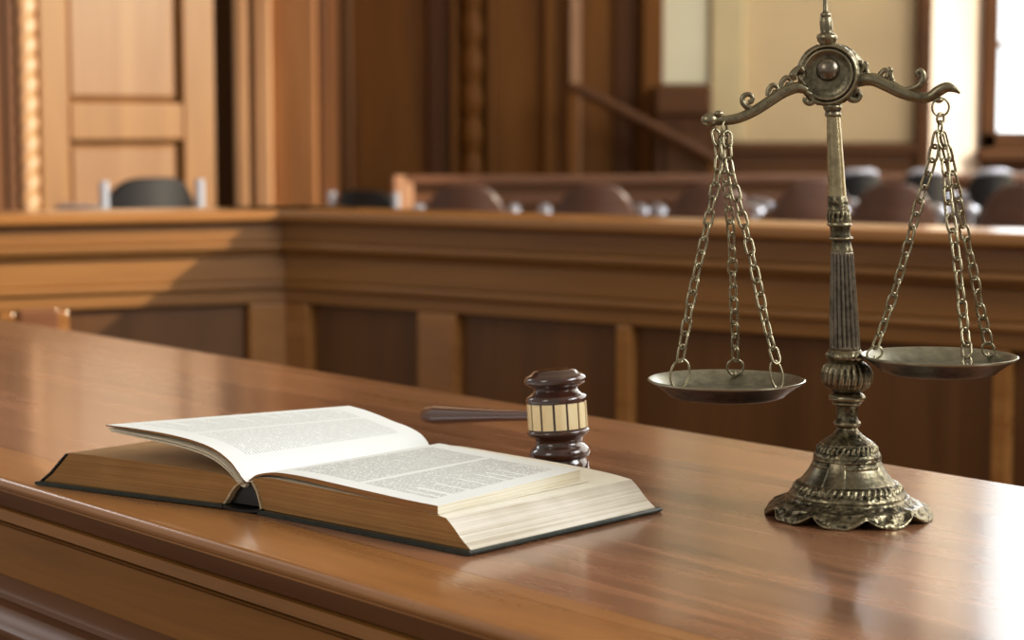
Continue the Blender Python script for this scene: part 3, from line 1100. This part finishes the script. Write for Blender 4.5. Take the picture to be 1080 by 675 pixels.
def beads(nb, y0, y1, amp):
    def m(R, y, a):
        t = max(0, math.sin(PI * (y - y0) / (y1 - y0))) if min(y0, y1) < y < max(y0, y1) else 0
        return R + PM * amp * t * math.cos(nb * a + y * .25), 0
    return m


turned('base_ring', [(60, 522.5), (62, 521), (61, 518.5), (58.5, 516), (57.5, 515.5), (56.5, 512), (54, 509), (51.5, 507.5), (49, 507)], 'brass_relief', 240, beads(48, 517, 506.5, 1.3), step=.8, angle=180)
bell = [(50, 508.5), (48, 506), (44.5, 502), (41, 497.5), (38, 493), (35.6, 488.5), (34.2, 485), (33.6, 483)]


def bellmod(R, y, a):
    # raised straps dividing the smooth panels
    w = abs(math.cos(2.0 * a + .95))
    return R + PM * 1.6 * min(1, max(0, (w - .86) * 25)), 0


turned('base_bell', bell, 'brass', 192, bellmod, step=1, angle=60)
turned('bell_collar', [(34.6, 493.5), (36.6, 492.5), (37.4, 490.5), (37, 488), (35.6, 486.4), (35.2, 485), (36, 483.6), (35.6, 482), (35.4, 479), (34.2, 476.5), (32.6, 475), (32.2, 473.5), (31.4, 470.5), (29.5, 468), (28.4, 467.4)], 'brass_relief', 180, beads(36, 476, 467, 1.1), step=.7, angle=180)
turned('base_cone', [(29, 468), (27.5, 466), (24, 463.5), (20, 461), (16.5, 458.5), (13.5, 455.5), (11.4, 452.5), (10.6, 450.5)], 'brass_relief', 96, step=1, angle=180)
turned('lower_knop', [(10.4, 451), (11.5, 450), (13.8, 448.6), (14.8, 446.8), (14.4, 444.8), (12.6, 443.2), (11.6, 442), (11.2, 437), (11.6, 430), (12.4, 427.4), (15, 426.4), (15.6, 425), (15, 423.6), (17.8, 422.4), (19.4, 420.2), (19.4, 418), (17.8, 416), (15.2, 414.6), (14, 413.4), (15.6, 412.4)], 'brass', 64)
bulb = [(14.5, 413), (19, 411), (23, 407.5), (25.6, 402.5), (26.3, 397), (25.8, 391.5), (23.8, 386.5), (20.5, 382.8), (18, 381), (17.4, 380)]


def bulbmod(R, y, a):
    t = max(0, math.sin(PI * (y - 380) / 33))
    return R + PM * 1.3 * t * (abs(math.cos(11 * a + y * .07)) * 2 - 1), 0


turned('gadrooned_bulb', bulb, 'brass', 216, bulbmod, step=.9, angle=180)
turned('shaft_foot', [(17.4, 380.5), (19, 379.2), (20.6, 376.8), (20.6, 373.8), (19, 371.4), (17.2, 369.6), (16.5, 368.4)], 'brass_relief', 72, beads(22, 379, 370, .8), step=.8, angle=180)


def flute(R, y, a):
    t = min(1, max(0, (369 - y) / 4)) * min(1, max(0, (y - 266) / 4))
    return R - R * .115 * t * (1 - abs(math.cos(9 * a))) ** 0.8, 0


turned('fluted_shaft', [(16.4, 369), (16.2, 366), (15.9, 350), (14.9, 325), (13.6, 295), (12.4, 272), (11.9, 267), (11.6, 265.5)], 'brass_flute', 216, flute, step=2.2, angle=180)
turned('shaft_collar', [(11.4, 266), (11.6, 263.5), (10.8, 260), (10.2, 256), (10.6, 253.4), (12.6, 252.6), (13.1, 251.4), (12.6, 250), (10.6, 249), (10.2, 246), (10.4, 240), (11.2, 238.6), (13, 237.8), (13.2, 236.4), (12.4, 235)], 'brass', 64)
turned('shaft_band', [(11.6, 236), (12, 232), (11.9, 226), (11.3, 222), (11.6, 220.6), (11.2, 219), (10.8, 212), (9.9, 207), (9.6, 206)], 'brass_relief', 96, beads(14, 236, 221, .8), step=.9, angle=180)
turned('upper_shaft', [(9.7, 207), (9.2, 190), (8.5, 165), (7.7, 140), (7.0, 124), (7.0, 122.5)], 'brass_shaft', 48)
turned('shaft_capital', [(7.2, 123.5), (8.4, 122.6), (8.8, 121), (8.4, 119.2), (7.8, 118), (8.2, 116.4), (9.4, 115), (9.8, 113), (9.6, 111), (8.2, 110), (8, 106)], 'brass', 48)
turned('finial', [(6, 50), (8, 47), (9.6, 44), (10.6, 41), (11, 38.4), (9.8, 36.6), (7.4, 35.6), (6.2, 34), (6.6, 31), (6.8, 24), (6, 18.5), (5.2, 17.6), (5.8, 15.6), (5.2, 14), (3.4, 13.2), (2.6, 11), (2.4, 2), (2.2, -14), (2.6, -16), (4.4, -18), (5.2, -21), (4.4, -24.5), (2, -27), (.6, -32)], 'brass', 32)

# hub: a rounded medallion turned a little to the left, with a boss
hub_c = pt(874.5, 79)
HM = PXM(79)
yaw = math.radians(-20)
hm = Matrix.Translation(hub_c) @ Matrix.Rotation(yaw, 4, 'Z') @ Matrix.Rotation(PI / 2, 4, 'X')
hp = [(20, -19), (28, -17), (31.5, -12), (33, -4), (33, 4), (32, 7.5), (30.6, 9.4), (29.6, 9.6), (28.8, 8.8), (28.2, 7.8), (27.4, 7.8), (26.8, 8.8), (25.8, 9.4), (24.8, 9.0), (23, 8), (20, 7), (17, 6.6), (14, 6.8), (.5, 7)]
b = lathe(bmesh.new(), [(r * HM, z * HM) for r, z in dense(hp, 1.2)], 96, mod=lambda r, z, a: (r * (1 + .008 * math.cos(30 * a) * (1 if 30 * HM < r else 0)), z))
bmesh.ops.transform(b, matrix=hm, verts=b.verts)
hub = link('hub', b, 'brass', sc, smooth=True, angle=60)
b = bmesh.new()
ball(b, (0, -1.5 * HM, 12 * HM), 12.8 * HM, 1, 1, .85, 32)
for f in b.verts:
    pass
bmesh.ops.transform(b, matrix=Matrix.Translation(hub_c) @ Matrix.Rotation(yaw, 4, 'Z') @ Matrix.Rotation(PI / 2, 4, 'X') @ Matrix.Translation((0, 7 * HM, -5 * HM)), verts=b.verts)
link('boss', b, 'brass_flute', hub, smooth=True, angle=180)
b = bmesh.new()
for k_ in range(15):
    a = math.radians(196 + k_ * 148 / 14)
    ball(b, (30.5 * HM * math.cos(a), 30.5 * HM * math.sin(a), 2 * HM), (3.6 if k_ % 2 else 2.6) * HM, 1, 1, 1.6, 10)
bmesh.ops.transform(b, matrix=hm, verts=b.verts)
link('hub_beading', b, 'brass', hub, smooth=True, angle=180)


def px_tube(name, pts, rad, mat, parent, dY=lambda x: 0.0, sides=14, flat=1.0, sub=6, up=(0, 1, 0)):
    P = [pt(x, y, dY(x)) for x, y in pts]
    M_ = PXM(100)
    path, rr = smooth_path(P, [r * M_ for r in rad], sub)
    return link(name, tube(bmesh.new(), path, rr, sides, flat=flat, up=up), mat, parent, smooth=True, angle=60)


dL = lambda x: 0.0
dR = lambda x: -.026 * max(0, (x - 895) / 100)
# left arm
la = px_tube('beam_arm', [(851, 95), (846, 93.2), (839, 92.5), (825, 98), (810, 108), (795, 117.5), (779, 124.5), (764, 127), (752, 126), (746, 127)], [4, 5, 5.4, 5.4, 5.2, 5, 4.8, 4.8, 6, 4], 'brass', sc, dL, flat=1.12)
px_tube('scroll', [(797, 117), (788, 113), (783, 107.5), (784, 101.5), (789.5, 99.5), (793.5, 102.5), (792.5, 107), (789, 108)], [3.4, 3.2, 2.8, 2.7, 2.6, 2.5, 2.5, 2.8], 'brass', la, dL)
px_tube('scroll', [(850, 97), (856, 101), (858, 106), (854, 109), (849.5, 106.5), (850, 103)], [4, 3.6, 3.2, 3, 3, 3.2], 'brass', la, dL)
for lx, ly, k_ in ((815, 95, 1.0), (829, 87, 1.0), (843, 79, 1.5)):
    px_tube('leaf_ornament', [(lx - 5, ly + 6), (lx - 4.5 * k_, ly), (lx, ly - 5 * k_), (lx + 5, ly - 3), (lx + 4.5, ly + 2), (lx + 1, ly + 2), (lx + 6, ly + 8 * k_)], [2.6, 2.8 * k_, 2.8, 2.4, 2.2, 2.4, 2.8], 'brass_relief', la, dL, 8)
b = bmesh.new()
ball(b, pt(748.5, 126.5, -.001), 8.6 * HM, 1.1, .9, .9)
ball(b, pt(758, 120, -.003), 4.4 * HM, 1.1, .9, .8)
link('end_knob', b, 'brass', la, smooth=True, angle=180)
# right arm
ra = px_tube('beam_arm', [(886, 96), (894, 91), (906, 85), (921, 84), (936, 90), (951, 97.5), (966, 102), (980, 102.5), (990, 96), (999, 92), (1008, 95), (1012.5, 98.5)], [4, 5, 6, 6.2, 6.2, 5.8, 5.2, 4.8, 5.4, 5, 2.6, .8], 'brass', sc, dR, flat=1.12)
px_tube('scroll', [(898, 89), (894, 95), (896, 101), (902, 103.5), (906.5, 100), (904, 96)], [4.4, 4, 3.6, 3.4, 3.4, 3.4], 'brass', ra, dR)
px_tube('scroll', [(950, 96), (960, 94), (968, 91), (973, 85), (973.5, 78), (970, 74.5), (967, 77), (968, 81)], [3.2, 3.4, 3.6, 3.6, 3.2, 3, 2.8, 2.4], 'brass', ra, dR)
for lx, ly, k_ in ((934, 80, 1.0), (908, 74, 1.4)):
    px_tube('leaf_ornament', [(lx - 8, ly + 4), (lx - 6, ly - 1), (lx - 1, ly - 6 * k_), (lx + 3, ly - 3), (lx + 1, ly + 2), (lx + 5, ly - 8), (lx + 6, ly), (lx + 8, ly + 6)], [2.6, 2.8, 2.6, 2.2, 2.4, 2.2, 2.4, 2.6], 'brass_relief', ra, dR, 8)
# ribbed shoulder joining hub and right arm
px_tube('hub_shoulder', [(880, 50), (890, 54), (899, 61), (906, 69), (911, 77), (915, 83)], [4, 6.2, 6.8, 6.6, 5.6, 3.6], 'brass_relief', hub, lambda x: .004)
px_tube('hub_shoulder', [(900, 92), (905, 86), (908, 79), (905, 71)], [4, 4.6, 4.4, 3], 'brass', hub, lambda x: -.002)
px_tube('hub_shoulder', [(864, 50), (854, 57), (847.5, 67), (845, 78), (847, 88)], [4, 5, 5.2, 4.8, 3.4], 'brass_relief', hub, lambda x: .004)
px_tube('hub_scroll', [(893, 101), (898, 105), (904, 105), (907, 100), (904, 96), (900, 98)], [3, 3.4, 3.2, 3, 2.8, 2.6], 'brass', hub, lambda x: -.004)
ball_b = bmesh.new()
ball(ball_b, pt(990, 105.5, dR(990)), 4.2 * HM, 1.2, 1, .8)
link('hook_stud', ball_b, 'brass_chain', ra, smooth=True, angle=180)


def ring_mesh(bm, c, rx, rz_, wire, t=Vector((0, 0, 1)), w=Vector((1, 0, 0)), seg=28, sides=8):
    pts = [Vector(c) + t * rz_ * math.cos(2 * PI * k_ / seg) + w * rx * math.sin(2 * PI * k_ / seg) for k_ in range(seg)]
    tube(bm, pts, wire, sides, closed=True, up=t.cross(w))
    return bm


def chain_mesh(path, ll, lw, wire, ang0):
    """alternating stadium links along a path"""
    P = smooth_path(path, sub=8)
    L = [0]
    for a, c in zip(P, P[1:]):
        L.append(L[-1] + (c - a).length)
    tot = L[-1]
    pitch0 = ll - 2.6 * wire
    nlinks = max(2, round(tot / pitch0))
    pitch = tot / nlinks
    bm = bmesh.new()

    def pos(s):
        s = max(0, min(tot, s))
        for i in range(len(P) - 1):
            if L[i + 1] >= s:
                f = (s - L[i]) / max(1e-9, L[i + 1] - L[i])
                return P[i].lerp(P[i + 1], f)
        return P[-1]
    for i in range(nlinks):
        c0, c1 = pos(i * pitch), pos((i + 1) * pitch)
        t = (c1 - c0).normalized()
        c = (c0 + c1) / 2
        a = Vector((0, 1, 0))
        side = t.cross(a).normalized()
        fw = side.cross(t).normalized()
        ang = math.radians(ang0 + (90 if i % 2 else 0) + random.uniform(-14, 14))
        w = side * math.cos(ang) + fw * math.sin(ang)
        half = pitch / 2 + 1.3 * wire
        r = lw / 2
        k_ = random.uniform(.94, 1.06)
        pts = []
        for q_ in range(7):
            b_ = PI * q_ / 6
            pts.append(c + t * (half - r * 1.0 + r * math.sin(b_)) + w * r * math.cos(b_) * k_)
        for q_ in range(7):
            b_ = PI + PI * q_ / 6
            pts.append(c + t * (-half + r * 1.0 + r * math.sin(b_)) + w * r * math.cos(b_) * k_)
        tube(bm, pts, wire, 6, closed=True, up=t.cross(w))
    return bm


def pan(name_lab, cx_, cy_, dY, lip, mat_in):
    c = pt(cx_, cy_, dY)
    M_ = PXM(cy_) * (BY + dY) / BY
    inner = [(lip, 1.0), (lip - 1.2, 1.6), (lip - 3, 1.0), (lip - 9, -3), (lip - 15, -8), (lip - 20, -11), (lip - 26, -12.4), (30, -13.2), (.5, -13.4)]
    outer = [(.5, -18.6), (30, -18.4), (lip - 27, -17.8), (lip - 22, -16), (lip - 19, -13), (lip - 15, -10), (lip - 8, -5), (lip - 2, -1.6), (lip - .2, -.4), (lip, 1.0)]
    prof = outer + inner[1:]
    bm = lathe(bmesh.new(), [(r * M_, z * M_) for r, z in prof], 96)
    for f in bm.faces:
        zc = sum(v.co.z for v in f.verts) / len(f.verts)
        rc_ = sum(math.hypot(v.co.x, v.co.y) for v in f.verts) / len(f.verts)
    bm.faces.ensure_lookup_table()
    nseg = 96
    for i, f in enumerate(bm.faces):
        ringi = i // nseg
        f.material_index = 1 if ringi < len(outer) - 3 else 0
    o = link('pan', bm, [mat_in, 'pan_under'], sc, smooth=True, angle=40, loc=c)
    if name_lab:
        o['label'] = name_lab
    return o, c, M_


def rim_pt(c, M_, r, deg, z=-1.5):
    a = math.radians(deg)
    return c + Vector((r * M_ * math.cos(a), r * M_ * math.sin(a), z * M_))


CM = PXM(250)
# ---- left pan
panL, cL, ML = pan(None, 766, 401, 0.0, 83, 'pan')
topL_ = pt(764, 136, -.002)
b = ring_mesh(bmesh.new(), topL_ + Vector((.000, 0, -.001)), 6 * CM, 9 * CM, 1.5 * CM, Vector((0, 0, 1)), Vector((.5, .86, 0)))
link('hook_ring', b, 'brass_chain', sc, smooth=True, angle=180)
specs = [(211, 20, 30, 8, [(754, 138), (758, 160), (757, 181), (746, 238), (734, 290), (724.5, 340)]),
         (76, 18, 18, 0, [(763, 141), (762, 165), (766, 196), (771, 245), (773, 300), (775, 345)]),
         (315, 13, 30, -3, [(767, 140), (768, 168), (774.5, 198), (788, 250), (799, 300), (808, 342)])]


def hang(c, M_, hole_r, specs, dY0, ringw):
    for deg, rw, rh, sx, route in specs:
        hole = rim_pt(c, M_, hole_r, deg)
        rc_ = hole + Vector((sx * M_, 0, (rh * .5 - 2.0) * M_))
        topR = rc_ + Vector((0, 0, rh * .46 * M_))
        n_ = len(route)
        P = []
        for i, (x, y) in enumerate(route):
            f = i / n_
            dy = (dY0 - .002) * (1 - f) + topR.y * f
            P.append(pt(x, y, dy))
        P.append(topR)
        o = link('chain', chain_mesh(P, 18.5 * CM, 9.6 * CM, 1.5 * CM, 34), 'brass_chain', sc, smooth=True, angle=180)
        t_ = (P[-2] - topR).normalized()
        t_ = (t_ * .6 + Vector((0, 0, .4))).normalized()
        b = ring_mesh(bmesh.new(), rc_, rw * .5 * M_, rh * .5 * M_, 1.35 * M_, t_, Vector((1, .18, 0)).normalized())
        tube(b, [hole + Vector((0, 0, 2.0 * M_)), hole + Vector((0, 0, -5 * M_))], 1.2 * M_, 8)
        link('chain_ring', b, 'brass_chain', o, smooth=True, angle=180)


hang(cL, ML, 70, specs, 0.0, 1)
# ---- right pan
dYr = -.026
panR, cR, MR = pan(None, 990.5, 376, dYr, 82, 'pan')
q0 = pt(992, 113, dYr)
b = ring_mesh(bmesh.new(), q0, 9.3 * CM, 9.3 * CM, 1.25 * CM, Vector((0, 0, 1)), Vector((1, .2, 0)).normalized())
link('hook_ring', b, 'brass_chain', sc, smooth=True, angle=180)
b = chain_mesh([pt(992, 121, dYr), pt(991.5, 137, dYr)], 18 * CM, 9 * CM, 1.3 * CM, 25)
link('hook_link', b, 'brass_chain', sc, smooth=True, angle=180)
specs = [(180, 17, 14, 0, [(989, 140), (985, 160), (981, 178), (971, 208), (958.5, 255), (945, 303), (932, 342)]),
         (282, 9, 12, 0, [(991.5, 141), (997, 170), (1000.5, 217), (1008, 265), (1014, 317), (1018.5, 358)]),
         (29, 14, 15, 0, [(994, 141), (1000.5, 165), (1009, 203), (1016.5, 241), (1026, 284), (1035, 331)])]
hang(cR, MR, 68, specs, dYr, 1)

# ------------------------------------------------------------------ light
sc_ = bpy.context.scene
wd = bpy.data.worlds.new('world')
sc_.world = wd
wd.use_nodes = True
wd.node_tree.nodes['Background'].inputs['Color'].default_value = (1.0, .93, .84, 1)
wd.node_tree.nodes['Background'].inputs['Strength'].default_value = .42

sun = bpy.data.lights.new('sun', 'SUN')
sun.energy = 5.2
sun.color = (1, .90, .70)
sun.angle = math.radians(1.2)
so = bpy.data.objects.new('sun', sun)
COL.objects.link(so)
so.rotation_euler = Vector((.8, -.15, .30)).to_track_quat('Z', 'Y').to_euler()


def area(name, loc, target, sx, sy, power, col=(1, 1, 1)):
    l = bpy.data.lights.new(name, 'AREA')
    l.shape = 'RECTANGLE'
    l.size, l.size_y = sx, sy
    l.energy = power
    l.color = col
    o = bpy.data.objects.new(name, l)
    COL.objects.link(o)
    o.location = loc
    d = Vector(loc) - Vector(target)
    o.rotation_euler = d.to_track_quat('Z', 'Y').to_euler()
    return o


area('window_daylight_near', (3.95, .6, 2.6), (0, 1.6, .8), 2.8, 3.2, 330, (.95, .98, 1))
area('window_daylight_mid', (3.95, 5.1, 2.7), (-1, 4.6, .8), 4.6, 3.4, 120, (1, .95, .87))
area('window_daylight_back', (3.4, 10.6, 2.6), (0, 4, .8), 1.0, 3.4, 85, (.96, .98, 1))
area('wall_fill', (3.7, 8.9, 3.0), (1.5, 11, 2.0), 1.0, 2.0, 26, (1, .97, .92))  # fill lamp added to brighten the plastered back wall
area('left_window', (-4.1, 5.2, 3.1), (-.4, 1.9, .76), .6, 1.3, 16, (.95, .97, 1))
area('rear_fill', (-3.4, -1.0, 3.2), (0, 2, .7), 1.6, 2.4, 40, (1, .95, .88))  # fill lamp added behind the camera on the left

sc_.view_settings.view_transform = 'Standard'
sc_.view_settings.look = 'None'
sc_.view_settings.exposure = 0.0
sc_.view_settings.use_curve_mapping = True
cm = sc_.view_settings.curve_mapping
c_ = cm.curves[3]
c_.points.new(.2, .188)
c_.points.new(.7, .725)
cm.update()
sc_.cycles.use_denoising = True
sc_.cycles.max_bounces = 8
